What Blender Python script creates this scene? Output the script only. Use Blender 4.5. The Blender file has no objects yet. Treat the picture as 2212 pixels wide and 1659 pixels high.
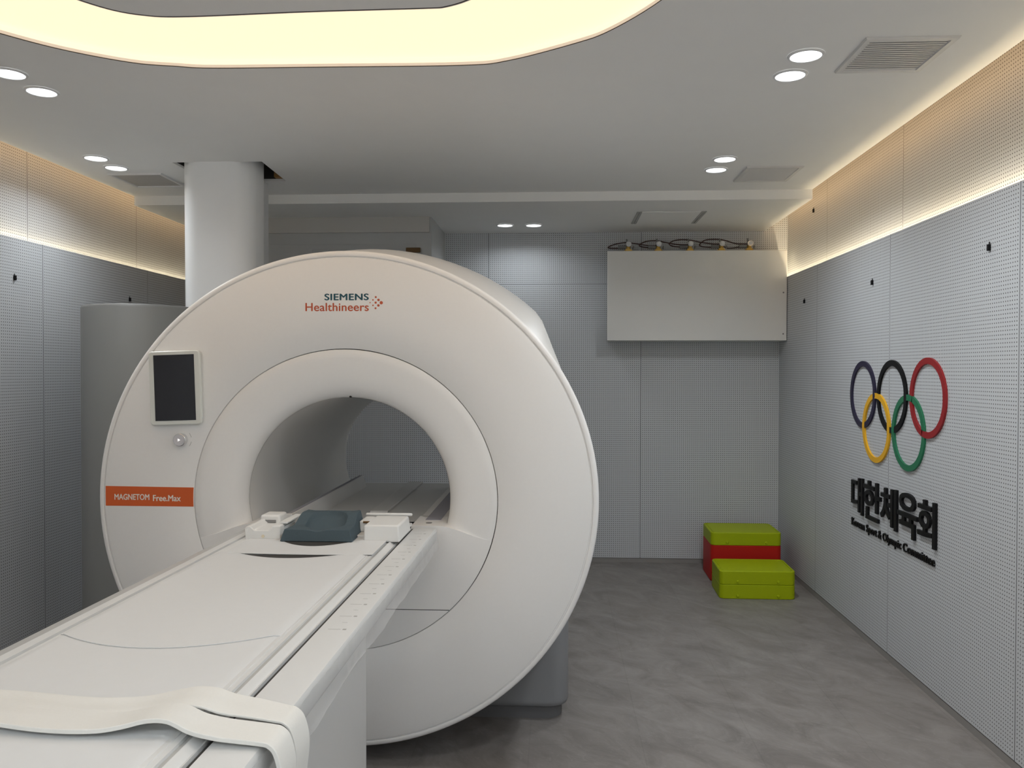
import bpy, bmesh, math, random
from mathutils import Vector, Matrix, noise
random.seed(7)
S = bpy.context.scene
COL = S.collection

# ------------------------------------------------------------------ camera, world, exposure
F_PX, YAW, PITCH, ROLL, EYE = 1776.53, 0.05362, -0.01559, 0.00145, 1.4717
fw = Vector((-math.sin(YAW)*math.cos(PITCH), math.cos(YAW)*math.cos(PITCH), math.sin(PITCH)))
r0 = Vector((math.cos(YAW), math.sin(YAW), 0)); u0 = r0.cross(fw)
rt = r0*math.cos(ROLL) + u0*math.sin(ROLL); up = u0*math.cos(ROLL) - r0*math.sin(ROLL)
cd = bpy.data.cameras.new('camera'); cam = bpy.data.objects.new('camera', cd); COL.objects.link(cam)
cd.sensor_fit = 'HORIZONTAL'; cd.sensor_width = 36.0; cd.lens = F_PX/2212*36; cd.clip_start = 0.02
cam.matrix_world = Matrix(((rt.x, up.x, -fw.x, 0), (rt.y, up.y, -fw.y, 0), (rt.z, up.z, -fw.z, EYE), (0, 0, 0, 1)))
S.camera = cam
wd = bpy.data.worlds.new('world'); S.world = wd; wd.use_nodes = True
wd.node_tree.nodes['Background'].inputs[0].default_value = (0.02, 0.02, 0.02, 1)
wd.node_tree.nodes['Background'].inputs[1].default_value = 0.3
S.view_settings.view_transform = 'Standard'; S.view_settings.look = 'None'
S.view_settings.gamma = 1; S.view_settings.exposure = 0.15; S.view_settings.use_curve_mapping = False
S.cycles.max_bounces = 10; S.cycles.diffuse_bounces = 7; S.cycles.sample_clamp_indirect = 6
DOWN_W, LENS_L = 5.0, 3.0      # watts per downlight, look of its lens
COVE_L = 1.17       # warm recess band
LEDGE_L = 36.0      # strips behind the wall panel tops
TOP_L = 7.0         # strips above the ceiling edges

# ------------------------------------------------------------------ room numbers (metres)
FLOOR, ZC, ZL2 = -0.036, 2.6237, 2.5639
XR, XRU, XRC = 1.7329, 1.7924, 1.6158
XL, XLU, XLC = -2.910, -2.958, -2.787
ZLEDGE, ZSEAM = 2.1854, 2.158
YB, YSTEP, YF, ROOF = 6.511, 5.311, -1.3, 3.02
XG, YG, ZG, EL = -0.8043, 3.114, 0.980, 1.0175

# ------------------------------------------------------------------ materials
MATS = {}
def mat(name, col=(.8, .8, .8), rough=.5, metal=0., emit=None, es=0., spec=.5, coat=0., alpha=1., trans=0.):
    if name in MATS: return MATS[name]
    m = bpy.data.materials.new(name); m.use_nodes = True
    p = m.node_tree.nodes['Principled BSDF']
    p.inputs['Base Color'].default_value = (*col, 1); p.inputs['Roughness'].default_value = rough
    p.inputs['Metallic'].default_value = metal; p.inputs['Specular IOR Level'].default_value = spec
    p.inputs['Coat Weight'].default_value = coat; p.inputs['Alpha'].default_value = alpha
    p.inputs['Transmission Weight'].default_value = trans
    if emit: p.inputs['Emission Color'].default_value = (*emit, 1); p.inputs['Emission Strength'].default_value = es
    MATS[name] = m
    return m

class NT:
    def __init__(s, m): s.t = m.node_tree; s.p = s.t.nodes['Principled BSDF']
    def n(s, kind, **kw):
        nd = s.t.nodes.new(kind)
        for k, v in kw.items(): setattr(nd, k, v)
        return nd
    def link(s, a, b): s.t.links.new(a, b)
    def math(s, op, a, b=None, c=None):
        nd = s.n('ShaderNodeMath', operation=op)
        for i, v in enumerate((a, b, c)):
            if v is None: continue
            if isinstance(v, (int, float)): nd.inputs[i].default_value = v
            else: s.link(v, nd.inputs[i])
        return nd.outputs[0]
    def mix(s, f, a, b):
        nd = s.n('ShaderNodeMix', data_type='RGBA')
        for i, v in ((0, f), (6, a), (7, b)):
            if isinstance(v, (int, float)): nd.inputs[i].default_value = v
            elif isinstance(v, tuple): nd.inputs[i].default_value = (*v, 1)
            else: s.link(v, nd.inputs[i])
        return nd.outputs[2]

def grain(m, scale=60, amt=.02, bump=0.):
    """a slight unevenness of the surface"""
    t = NT(m); tc = t.n('ShaderNodeTexCoord'); nz = t.n('ShaderNodeTexNoise'); nz.inputs['Scale'].default_value = scale
    t.link(tc.outputs['Object'], nz.inputs['Vector'])
    c = tuple(t.p.inputs['Base Color'].default_value)[:3]
    lo = tuple(max(0, x*(1-amt)) for x in c); hi = tuple(min(1, x*(1+amt)) for x in c)
    t.link(t.mix(nz.outputs['Fac'], lo, hi), t.p.inputs['Base Color'])
    if bump:
        b = t.n('ShaderNodeBump'); b.inputs['Strength'].default_value = bump; b.inputs['Distance'].default_value = .002
        t.link(nz.outputs['Fac'], b.inputs['Height']); t.link(b.outputs['Normal'], t.p.inputs['Normal'])
    return m

def perforated(name, axis, useam, vseam, base, pitch=.016, rad=.185):
    m = mat(name, base, .55, spec=.35); t = NT(m)
    g = t.n('ShaderNodeNewGeometry'); sp = t.n('ShaderNodeSeparateXYZ'); t.link(g.outputs['Position'], sp.inputs[0])
    u = t.math('DIVIDE', t.math('SUBTRACT', sp.outputs[axis], useam), pitch)
    v = t.math('DIVIDE', t.math('SUBTRACT', sp.outputs[2], vseam), pitch)
    cu = t.math('SUBTRACT', t.math('FRACT', t.math('ADD', u, 1000.5)), .5)
    cv = t.math('SUBTRACT', t.math('FRACT', t.math('ADD', v, 1000.5)), .5)
    d = t.math('SQRT', t.math('ADD', t.math('MULTIPLY', cu, cu), t.math('MULTIPLY', cv, cv)))
    hole = t.math('LESS_THAN', d, rad)
    w = t.math('ABSOLUTE', t.math('MULTIPLY', t.math('SUBTRACT', t.math('FRACT', t.math('ADD', t.math('DIVIDE', u, 75), 100.5)), .5), 75))
    av = t.math('ABSOLUTE', v)
    hole = t.math('MULTIPLY', hole, t.math('MULTIPLY', t.math('GREATER_THAN', w, .5), t.math('GREATER_THAN', av, .5)))
    seam = t.math('MAXIMUM', t.math('LESS_THAN', w, .14), t.math('LESS_THAN', av, .11))
    c = t.mix(hole, base, (.095, .096, .10))
    c = t.mix(seam, c, (.10, .105, .11))
    t.link(c, t.p.inputs['Base Color'])
    return m

WHITE_WALL = (.57, .59, .615)
M_BACK = perforated('perforated_back', 0, -0.5361, ZSEAM, WHITE_WALL)
M_RIGHT = perforated('perforated_right', 1, 4.383, 0.0, WHITE_WALL)
M_RIGHTU = perforated('perforated_right_upper', 1, 4.377, ZLEDGE-.03, WHITE_WALL)
M_LEFT = perforated('perforated_left', 1, 4.526, 0.0, WHITE_WALL)
M_LEFTU = perforated('perforated_left_upper', 1, 4.4655, ZLEDGE-.03, WHITE_WALL)
M_CEIL = grain(mat('ceiling_paint', (.84, .835, .82), .9, spec=.2), 6, .015)
M_PLAIN = mat('plain_wall', (.84, .83, .81), .8)
M_SLAB = mat('void', (.12, .11, .10), .9)
M_COVER = grain(mat('cover_white', (.84, .838, .832), .38, spec=.4), 90, .012, .02)
M_HOOD = mat('hood_white', (.72, .715, .705), .35)
M_GREY = mat('housing_grey', (.25, .256, .268), .45)
M_DARK = mat('dark_gap', (.03, .028, .026), .8)
M_SEAM = mat('seam_brown', (.05, .04, .03), .7)
M_LINER = mat('bore_white', (.80, .795, .78), .45)
M_BED = mat('bed_grey', (.68, .68, .67), .4)
M_PAD = mat('purple_grey_pad', (.34, .34, .39), .6)
M_TABLE = grain(mat('table_white', (.64, .65, .65), .35, spec=.4), 80, .01)
M_TABLEG = mat('table_groove_grey', (.42, .42, .41), .5)
M_SHEET = grain(mat('mattress_white', (.64, .655, .665), .6, spec=.3), 40, .012, .05)
M_STRAP = grain(mat('strap_ivory', (.70, .70, .675), .8, spec=.2), 200, .02, .15)
M_COIL = mat('coil_white', (.74, .745, .735), .4)
M_BEIGE = mat('beige_dot', (.70, .62, .47), .6)
M_FOAM = grain(mat('blue_grey_foam', (.062, .090, .107), .75, spec=.3), 300, .06, .2)
M_MARK = mat('mark_grey', (.35, .35, .34), .6)
M_FILM = mat('clear_film', (.75, .75, .75), .12, spec=.6, alpha=.35)
M_ORANGE = mat('label_orange', (.62, .105, .016), .45)
M_TEXTW = mat('text_white', (.80, .76, .70), .5)
M_TEAL = mat('text_teal', (.005, .075, .105), .5)
M_ORED = mat('text_orange_red', (.52, .085, .025), .5)
M_SCRF = mat('monitor_frame', (.72, .75, .72), .35)
M_SCREEN = mat('screen_black', (.012, .012, .016), .06, spec=.6)
M_CHROME = mat('chrome', (.75, .75, .76), .12, metal=1)
M_KNOB = mat('knob_face', (.60, .60, .64), .35)
M_ICON = mat('icon_lit', (.9, .9, .92), .4, emit=(1, 1, 1), es=.6)
M_LENS = mat('downlight_lens', (.9, .9, .9), .5, emit=(.93, .97, 1.0), es=LENS_L)
M_RING = mat('downlight_ring', (.72, .72, .72), .4)
M_COVE = mat('cove_glow', (.25, .22, .18), .8, emit=(1.0, .735, .49), es=COVE_L)
M_STRIP = mat('light_strip_warm', (.9, .9, .9), .5, emit=(1.0, .80, .50), es=LEDGE_L)
M_STRIPO = mat('light_strip_orange', (.9, .8, .6), .5, emit=(1.0, .63, .31), es=TOP_L)
M_VENT = mat('vent_metal', (.62, .61, .60), .35)
M_VENTD = mat('vent_inside', (.22, .22, .22), .8)
M_CAB = grain(mat('cabinet_white', (.76, .76, .745), .5), 20, .01)
M_BRASS = mat('brass', (.55, .36, .10), .35, metal=.9)
M_PLUG = mat('plug_grey', (.22, .22, .22), .55)
M_CABLE = mat('cable_brown', (.055, .02, .018), .5)
M_BROWN = mat('bronze_plate', (.13, .07, .022), .5, metal=.3)
M_BULK = mat('bulkhead_grey', (.46, .47, .475), .6)
M_LIME = grain(mat('box_lime', (.34, .42, .003), .5, spec=.2), 250, .05, .1)
M_REDB = grain(mat('box_red', (.46, .014, .009), .5, spec=.2), 250, .05, .1)
M_BLACK = mat('black_plastic', (.006, .006, .007), .5, spec=.2)
M_NAVY = mat('ring_navy', (.013, .010, .040), .45)
M_YEL = mat('ring_yellow', (.78, .42, .010), .45)
M_GRN = mat('ring_green', (.012, .165, .075), .45)
M_RED = mat('ring_red', (.30, .010, .014), .45)
M_SKIRT = mat('skirting_grey', (.28, .268, .258), .6)

def floor_material():
    m = mat('stone_vinyl', (.2, .19, .18), .5, spec=.35); t = NT(m)
    g = t.n('ShaderNodeNewGeometry')
    m0 = t.n('ShaderNodeMapping'); t.link(g.outputs['Position'], m0.inputs['Vector']); m0.inputs['Rotation'].default_value = (0, 0, math.radians(48))
    mp = t.n('ShaderNodeMapping'); t.link(m0.outputs[0], mp.inputs['Vector']); mp.inputs['Scale'].default_value = (1, 1.75, 1)
    a = t.n('ShaderNodeTexNoise'); a.inputs['Scale'].default_value = 3.4; a.inputs['Detail'].default_value = 9; a.inputs['Roughness'].default_value = .68
    a.inputs['Distortion'].default_value = .9
    b = t.n('ShaderNodeTexNoise'); b.inputs['Scale'].default_value = 24; b.inputs['Detail'].default_value = 6; b.inputs['Roughness'].default_value = .6
    b.inputs['Distortion'].default_value = 1.2
    t.link(mp.outputs[0], a.inputs['Vector']); t.link(mp.outputs[0], b.inputs['Vector'])
    r = t.n('ShaderNodeValToRGB'); t.link(a.outputs['Fac'], r.inputs[0])
    e = r.color_ramp.elements
    e[0].position = .30; e[0].color = (.140, .131, .126, 1); e[1].position = .72; e[1].color = (.280, .266, .256, 1)
    x = e.new(.5); x.color = (.205, .194, .187, 1)
    r2 = t.n('ShaderNodeValToRGB'); t.link(b.outputs['Fac'], r2.inputs[0])
    q = r2.color_ramp.elements; q[0].position = .56; q[0].color = (0, 0, 0, 1); q[1].position = .70; q[1].color = (1, 1, 1, 1)
    c = t.mix(t.math('MULTIPLY', r2.outputs[0], .24), r.outputs[0], (.37, .355, .345))
    w = t.n('ShaderNodeTexNoise'); w.inputs['Scale'].default_value = 1.1; w.inputs['Detail'].default_value = 2
    t.link(g.outputs['Position'], w.inputs['Vector'])
    c = t.mix(t.math('MULTIPLY', w.outputs['Fac'], .35), c, (.235, .197, .175))
    # tile joints: 0.46 x 0.91 m tiles in running bond along the room
    bt = t.n('ShaderNodeTexBrick'); m2 = t.n('ShaderNodeMapping'); t.link(g.outputs['Position'], m2.inputs['Vector'])
    m2.inputs['Rotation'].default_value = (0, 0, math.pi/2); m2.inputs['Location'].default_value = (.12, .105, 0)
    t.link(m2.outputs[0], bt.inputs['Vector']); bt.inputs['Scale'].default_value = 1
    bt.inputs['Mortar Size'].default_value = .0022; bt.inputs['Brick Width'].default_value = .91; bt.inputs['Row Height'].default_value = .455
    bt.inputs['Color1'].default_value = (1, 1, 1, 1); bt.inputs['Color2'].default_value = (.965, .965, .965, 1); bt.inputs['Mortar'].default_value = (.88, .88, .88, 1)
    mm = t.n('ShaderNodeMix', data_type='RGBA', blend_type='MULTIPLY'); mm.inputs[0].default_value = 1
    t.link(c, mm.inputs[6]); t.link(bt.outputs['Color'], mm.inputs[7])
    t.link(mm.outputs[2], t.p.inputs['Base Color'])
    bp = t.n('ShaderNodeBump'); bp.inputs['Strength'].default_value = .15; bp.inputs['Distance'].default_value = .004
    t.link(b.outputs['Fac'], bp.inputs['Height']); t.link(bp.outputs['Normal'], t.p.inputs['Normal'])
    return m
M_FLOOR = floor_material()

# ------------------------------------------------------------------ mesh builders
WLOC = {}
class MB:
    def __init__(s): s.b = bmesh.new()
    def face(s, vs):
        try: return s.b.faces.new(vs)
        except ValueError: return None
    def box(s, x0, x1, y0, y1, z0, z1):
        v = [s.b.verts.new((x, y, z)) for z in (z0, z1) for x, y in ((x0, y0), (x1, y0), (x1, y1), (x0, y1))]
        for f in ((3, 2, 1, 0), (4, 5, 6, 7), (0, 1, 5, 4), (1, 2, 6, 5), (2, 3, 7, 6), (3, 0, 4, 7)): s.face([v[i] for i in f])
        return s
    def prism(s, poly, axis, a, b):
        """poly of 2-D points extruded along axis: x -> (y,z), y -> (x,z), z -> (x,y)"""
        def P(p, t):
            return (t, p[0], p[1]) if axis == 'x' else (p[0], t, p[1]) if axis == 'y' else (p[0], p[1], t)
        A = [s.b.verts.new(P(p, a)) for p in poly]; B = [s.b.verts.new(P(p, b)) for p in poly]
        n = len(poly)
        s.face(A); s.face(B[::-1])
        for i in range(n): s.face([A[i], B[i], B[(i+1) % n], A[(i+1) % n]])
        return s
    def loft(s, rings, closed=True, cap=False):
        R = [[s.b.verts.new(p) for p in r] for r in rings]
        n = len(R[0])
        for i in range(len(R)-1):
            for j in range(n if closed else n-1):
                k = (j+1) % n
                s.face([R[i][j], R[i][k], R[i+1][k], R[i+1][j]])
        if cap: s.face(R[0][::-1]); s.face(R[-1])
        return s
    def lathe_y(s, prof, cx=XG, cz=ZG, el=EL, n=192):
        """profile of (radius, y) turned about an axis along y"""
        rings = []
        for r, y in prof:
            rings.append([(cx+r*el*math.cos(2*math.pi*i/n), y, cz+r*math.sin(2*math.pi*i/n)) for i in range(n)])
        return s.loft(rings)
    def cyl(s, p0, p1, r0, r1=None, n=24, cap=True):
        r1 = r0 if r1 is None else r1
        p0 = Vector(p0); p1 = Vector(p1); d = (p1-p0).normalized()
        a = d.orthogonal().normalized(); b = d.cross(a)
        ring = lambda p, r: [p + a*r*math.cos(2*math.pi*i/n) + b*r*math.sin(2*math.pi*i/n) for i in range(n)]
        return s.loft([ring(p0, r0), ring(p1, r1)], cap=cap)
    def tube(s, pts, r, n=10):
        pts = [Vector(p) for p in pts]; rings = []
        a = None
        for i, p in enumerate(pts):
            d = (pts[min(i+1, len(pts)-1)] - pts[max(i-1, 0)]).normalized()
            a = d.orthogonal().normalized() if a is None else (a - d*a.dot(d)).normalized()
            b = d.cross(a)
            rings.append([p + a*r*math.cos(2*math.pi*j/n) + b*r*math.sin(2*math.pi*j/n) for j in range(n)])
        return s.loft(rings, cap=True)
    def sheet(s, fn, nu, nv, thick=None):
        """grid of points fn(u, v); closed underneath at fn's own base when thick is given"""
        G = [[s.b.verts.new(fn(i/nu, j/nv)) for j in range(nv+1)] for i in range(nu+1)]
        for i in range(nu):
            for j in range(nv): s.face([G[i][j], G[i+1][j], G[i+1][j+1], G[i][j+1]])
        if thick is not None:
            H = [[s.b.verts.new(Vector(G[i][j].co) + thick(i/nu, j/nv)) for j in range(nv+1)] for i in range(nu+1)]
            for i in range(nu):
                for j in range(nv): s.face([H[i][j], H[i][j+1], H[i+1][j+1], H[i+1][j]])
            for i in range(nu):
                s.face([G[i+1][0], G[i][0], H[i][0], H[i+1][0]]); s.face([G[i][nv], G[i+1][nv], H[i+1][nv], H[i][nv]])
            for j in range(nv):
                s.face([G[0][j], G[0][j+1], H[0][j+1], H[0][j]]); s.face([G[nu][j+1], G[nu][j], H[nu][j], H[nu][j+1]])
        return s
    def xf(s, fn):
        for v in s.b.verts: v.co = Vector(fn(v.co))
        return s
    def build(s, name, m, parent=None, bevel=0., seg=2, ang=38, loc=None):
        bmesh.ops.recalc_face_normals(s.b, faces=s.b.faces)
        base = WLOC[parent.name] if parent else None
        if base is None:
            if loc is None:
                xs = [v.co.x for v in s.b.verts]; ys = [v.co.y for v in s.b.verts]; zs = [v.co.z for v in s.b.verts]
                loc = Vector(((min(xs)+max(xs))/2, (min(ys)+max(ys))/2, min(zs)))
            base = Vector(loc)
        for v in s.b.verts: v.co -= base
        me = bpy.data.meshes.new(name); s.b.to_mesh(me); s.b.free()
        for p in me.polygons: p.use_smooth = True
        me.set_sharp_from_angle(angle=math.radians(ang))
        me.materials.append(m)
        o = bpy.data.objects.new(name, me); COL.objects.link(o)
        if parent: o.parent = parent
        else: o.location = base
        WLOC[o.name] = base
        if bevel:
            bv = o.modifiers.new('bevel', 'BEVEL'); bv.width = bevel; bv.segments = seg; bv.limit_method = 'ANGLE'; bv.angle_limit = math.radians(40)
            bv.harden_normals = False
        return o

def tag(o, label=None, cat=None, group=None, kind=None):
    for k, v in (('label', label), ('category', cat), ('group', group), ('kind', kind)):
        if v: o[k] = v
    return o
def struct(o): o['kind'] = 'structure'; return o
def thing(name, label, cat, loc, group=None):
    o = bpy.data.objects.new(name, None); COL.objects.link(o); o.location = loc; o.empty_display_size = .1
    WLOC[o.name] = Vector(loc)
    return tag(o, label, cat, group)
def dup(root, delta, label, group=None):
    """a copy of a thing with copies of its parts and sub-parts"""
    r = root.copy(); COL.objects.link(r); r.location = root.location + Vector(delta)
    WLOC[r.name] = WLOC[root.name] + Vector(delta)
    r['label'] = label
    if group: r['group'] = group
    for ch in list(root.children):
        c = ch.copy(); COL.objects.link(c); c.parent = r
        for gc in list(ch.children):
            d = gc.copy(); COL.objects.link(d); d.parent = c
    return r

def spline(pts, n=8, closed=False):
    P = [Vector(p) for p in pts]; out = []; N = len(P)
    for i in range(N if closed else N-1):
        g = (lambda k: P[k % N]) if closed else (lambda k: P[max(0, min(N-1, k))])
        a, b, c, d = g(i-1), g(i), g(i+1), g(i+2)
        for j in range(n):
            t = j/n
            out.append(.5*((2*b) + (c-a)*t + (2*a-5*b+4*c-d)*t*t + (3*b-a-3*c+d)*t**3))
    if not closed: out.append(P[-1])
    return out
def rrect(x0, x1, y0, y1, r, n=6):
    out = []
    for cx, cy, a in ((x1-r, y0+r, -90), (x1-r, y1-r, 0), (x0+r, y1-r, 90), (x0+r, y0+r, 180)):
        for i in range(n+1):
            t = math.radians(a+90*i/n); out.append((cx+r*math.cos(t), cy+r*math.sin(t)))
    return out
def text_mb(body, x0, x1, z0, z1, place, depth=.0006, weight=0., spacing=1., bold=0.):
    """letters fitted to the box x0..x1, z0..z1; place maps (along, up, out) to the world"""
    cu = bpy.data.curves.new('lettering', 'FONT'); cu.body = body; cu.offset = weight; cu.extrude = 0 if bold else .5; cu.space_character = spacing
    cu.resolution_u = 6
    o = bpy.data.objects.new('lettering', cu); COL.objects.link(o)
    bpy.context.view_layer.update()
    me = bpy.data.meshes.new_from_object(o.evaluated_get(bpy.context.evaluated_depsgraph_get()))
    bpy.data.objects.remove(o); bpy.data.curves.remove(cu)
    mb = MB()
    for k, (sx, sy) in enumerate(((-bold, 0), (bold, 0), (0, bold*.6), (0, -bold*.6)) if bold else ((0, 0),)):
        n0 = len(mb.b.verts); mb.b.from_mesh(me); mb.b.verts.ensure_lookup_table()
        for v in list(mb.b.verts)[n0:]: v.co.x += sx; v.co.y += sy; v.co.z += .1*k
    bpy.data.meshes.remove(me)
    xs = [v.co.x for v in mb.b.verts]; ys = [v.co.y for v in mb.b.verts]
    a, b, c, d = min(xs), max(xs), min(ys), max(ys)
    for v in mb.b.verts:
        v.co = Vector(place(x0+(v.co.x-a)/(b-a)*(x1-x0), z0+(v.co.y-c)/(d-c)*(z1-z0), (v.co.z+.5)*depth))
    return mb

# ------------------------------------------------------------------ the room
struct(MB().box(-3.1, 1.95, YF, YB+.06, FLOOR-.05, FLOOR).build('floor', M_FLOOR))
struct(MB().box(XR, XR+.016, YF, YB, .0, ZLEDGE).build('wall_right', M_RIGHT))
struct(MB().box(XRU, XRU+.05, YF, YB, FLOOR, ROOF).build('wall_right_upper', M_RIGHTU))
struct(MB().box(XL-.016, XL, YF, YB, .0, ZLEDGE).build('wall_left', M_LEFT))
struct(MB().box(XLU-.05, XLU, YF, YB, FLOOR, ROOF).build('wall_left_upper', M_LEFTU))
struct(MB().box(-3.05, 1.85, YB, YB+.05, 0.0, ROOF).build('wall_back', M_BACK))
struct(MB().box(-3.05, 1.85, YF-.05, YF, FLOOR, ROOF).build('wall_front', M_PLAIN))
struct(MB().box(XR+.0015, XR+.03, YF, YB, FLOOR, -.003).build('baseboard_right', M_SKIRT))
struct(MB().box(XL-.03, XL-.004, YF, YB, FLOOR, -.003).build('baseboard_left', M_SKIRT))
struct(MB().box(XL, XR, YB+.004, YB+.045, FLOOR, -.003).build('baseboard_back', M_SKIRT))
struct(MB().box(-3.1, 1.95, YF, YB+.05, ROOF, ROOF+.05).build('ceiling_slab', M_SLAB))

COVE = [(-1.98, 2.60), (-1.903, 2.734), (-1.77, 2.888), (-1.589, 3.017), (-1.439, 3.062), (-1.305, 3.087), (-.883, 3.097), (-.354, 3.105),
        (-.177, 3.065), (.06, 2.921), (.18, 2.815), (.325, 2.591), (.44, 2.30), (.47, 1.95), (.44, 1.6), (.30, 1.25), (.05, 1.02), (-.35, .93),
        (-.88, .92), (-1.40, .95), (-1.75, 1.12), (-1.97, 1.42), (-2.06, 1.8), (-2.05, 2.25)]
cove = [(p.x, p.y) for p in spline([(x, y, 0) for x, y in COVE], 6, True)]
COLHOLE = [(-2.125, 4.462), (-1.622, 4.468), (-1.640, 4.93), (-2.125, 4.93)]
def ceiling_sheet(outer, holes, z, th):
    mb = MB(); b = mb.b; es = []; loops = []
    for poly in [outer]+holes:
        vs = [b.verts.new((x, y, z)) for x, y in poly]; loops.append(vs)
        es += [b.edges.new((vs[i], vs[(i+1) % len(vs)])) for i in range(len(vs))]
    bmesh.ops.triangle_fill(b, edges=es, use_beauty=True, use_dissolve=False)
    for vs in loops:
        w = [b.verts.new((v.co.x, v.co.y, z+th)) for v in vs]
        for i in range(len(vs)): mb.face([vs[i], vs[(i+1) % len(vs)], w[(i+1) % len(vs)], w[i]])
    return mb
struct(ceiling_sheet([(XLC, YF), (XRC, YF), (XRC, YSTEP), (XLC, YSTEP)], [cove, COLHOLE], ZC, .014).build('ceiling', M_CEIL))
struct(MB().box(XLC, XRC, YSTEP, YB, ZL2, ZC+.012).build('ceiling_lower', M_CEIL))
struct(MB().loft([[(x, y, ZC+.0142) for x, y in COLHOLE], [(x+(.01 if x > -1.9 else -.01), y, ROOF-.002) for x, y in COLHOLE]]).build('added_dark_shaft', M_DARK))  # added dark shaft, keeps the strip light out of the column opening
def inset(poly, d):
    n = len(poly); out = []
    for i in range(n):
        a, b = Vector(poly[i-1]), Vector(poly[(i+1) % n]); t = (b-a).normalized(); out.append((poly[i][0]+t.y*d, poly[i][1]-t.x*d))
    return out
# recess: a luminous membrane above the opening, half covered by a hanging island
ZGLOW = 2.660
cl = thing('cove_light', 'large curved recess in the ceiling with a glowing warm yellow band around a grey island', 'ceiling light', (-.8, 2.0, ZC))
struct(ceiling_sheet(inset(cove, -.02), [], ZGLOW+.004, .01).build('ceiling_recess', M_CEIL))
ceiling_sheet(inset(cove, -.012), [], ZGLOW, .002).build('glowing_membrane', M_COVE, cl)
b = MB(); b.loft([[(x, y, ZC+.004) for x, y in inset(cove, -.003)], [(x, y, ZGLOW) for x, y in inset(cove, -.010)]]); b.build('glowing_recess_side', M_COVE, cl)  # side wall emits too, in place of the membrane's light falling on it
b = MB(); b.loft([[(x, y, ZC-.0006) for x, y in inset(cove, .0002)], [(x, y, ZC+.001) for x, y in inset(cove, .0018)], [(x, y, ZC+.006) for x, y in inset(cove, -.003)]]); b.build('lower_rim', M_SEAM, cl)
ISL = [(-1.56, 2.2), (-1.53, 2.40), (-1.44, 2.545), (-1.34, 2.610), (-1.20, 2.628), (-.8, 2.612), (-.43, 2.606), (-.35, 2.597), (-.26, 2.540), (-.14, 2.42), (-.05, 2.2), (-.03, 1.9), (-.10, 1.62), (-.3, 1.46), (-.8, 1.42), (-1.25, 1.44), (-1.47, 1.58), (-1.55, 1.85)]
isl = [(p.x, p.y) for p in spline([(x, y, 0) for x, y in ISL], 6, True)]
ii = lambda d, z: [(x, y, z) for x, y in inset(isl, d)]
b = MB(); b.face([b.b.verts.new(p) for p in ii(-.012, ZC)]); b.build('island_panel', M_CEIL, cl)
b = MB(); b.loft([ii(-.012, ZC+.0006), ii(-.002, ZC-.001), ii(0, ZC+.004), ii(0, ZC+.026), ii(-.02, ZC+.028)]); b.build('island_rim', M_SEAM, cl)
# light strips that wash the upper walls
tag(MB().box(XR+.022, XRU-.004, YF+.02, YB-.01, 2.105, 2.112).build('light_strip', M_STRIP), 'warm light strip glowing along the top of the right wall panels', 'light strip', 'ledge light strips')
tag(MB().box(XLU+.004, XL-.022, YF+.02, YB-.01, 2.105, 2.112).build('light_strip', M_STRIP), 'warm light strip glowing along the top of the left wall panels', 'light strip', 'ledge light strips')
tag(MB().box(XRC+.008, XRC+.022, YF+.02, YB-.01, 2.705, 2.728).build('light_strip', M_STRIPO), 'orange light strip in the gap between the ceiling and the right wall', 'light strip', 'ceiling edge light strips')
tag(MB().box(XLC-.022, XLC-.008, YF+.02, YB-.01, 2.705, 2.728).build('light_strip', M_STRIPO), 'orange light strip in the gap between the ceiling and the left wall', 'light strip', 'ceiling edge light strips')

# boxed-out bulkhead at the back, above and behind the scanner
bk = struct(MB().box(-2.30, -.885, 5.815, YB, 2.20, ZL2).build('wall_bulkhead', M_BULK))
struct(MB().box(-2.30, -.90, 5.795, 5.815, 2.456, ZL2).build('trim_1', mat('trim_grey', (.52, .51, .49), .6)))
struct(MB().box(-2.25, -.995, 5.8115, 5.815, 2.20, 2.376).build('door_1', M_BULK, bevel=.001))
tag(MB().box(-1.065, -.963, 5.79, 5.8110, 2.312, 2.346).build('hinge_plate', M_BROWN, bevel=.003), 'small bronze-brown hinge plate above the top right of the scanner', 'hinge')
tag(MB().box(-1.74, -1.62, 5.795, 5.8110, 2.318, 2.334).build('door_latch', M_BULK, bevel=.003), 'small grey latch bar just above the crown of the scanner ring', 'latch')

# ------------------------------------------------------------------ downlights
def make_downlight(x, y, z, label, group):
    t = thing('downlight', label, 'downlight', (x, y, z-.007), group)
    n = 48; R1, R0 = .066, .0555
    prof = [(R0, z-.0035), (R0, z-.006), (R0+.003, z-.007), (R1-.002, z-.005), (R1, z-.0005)]
    MB().loft([[(x+r*math.cos(2*math.pi*i/n), y+r*math.sin(2*math.pi*i/n), zz) for i in range(n)] for r, zz in prof]).build('trim_ring', M_RING, t)
    b = MB(); b.face([b.b.verts.new((x+R0*math.cos(2*math.pi*i/n), y+R0*math.sin(2*math.pi*i/n), z-.0038)) for i in range(n)])
    b.build('lens', M_LENS, t)
    ld = bpy.data.lights.get('downlight_bulb') or bpy.data.lights.new('downlight_bulb', 'AREA')
    ld.shape = 'DISK'; ld.size = .10; ld.energy = DOWN_W; ld.color = (.92, .97, 1.0); ld.spread = math.radians(150)
    lo = bpy.data.objects.new('bulb', ld); COL.objects.link(lo); lo.parent = t; lo.location = (0, 0, .0015)
    return t
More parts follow.
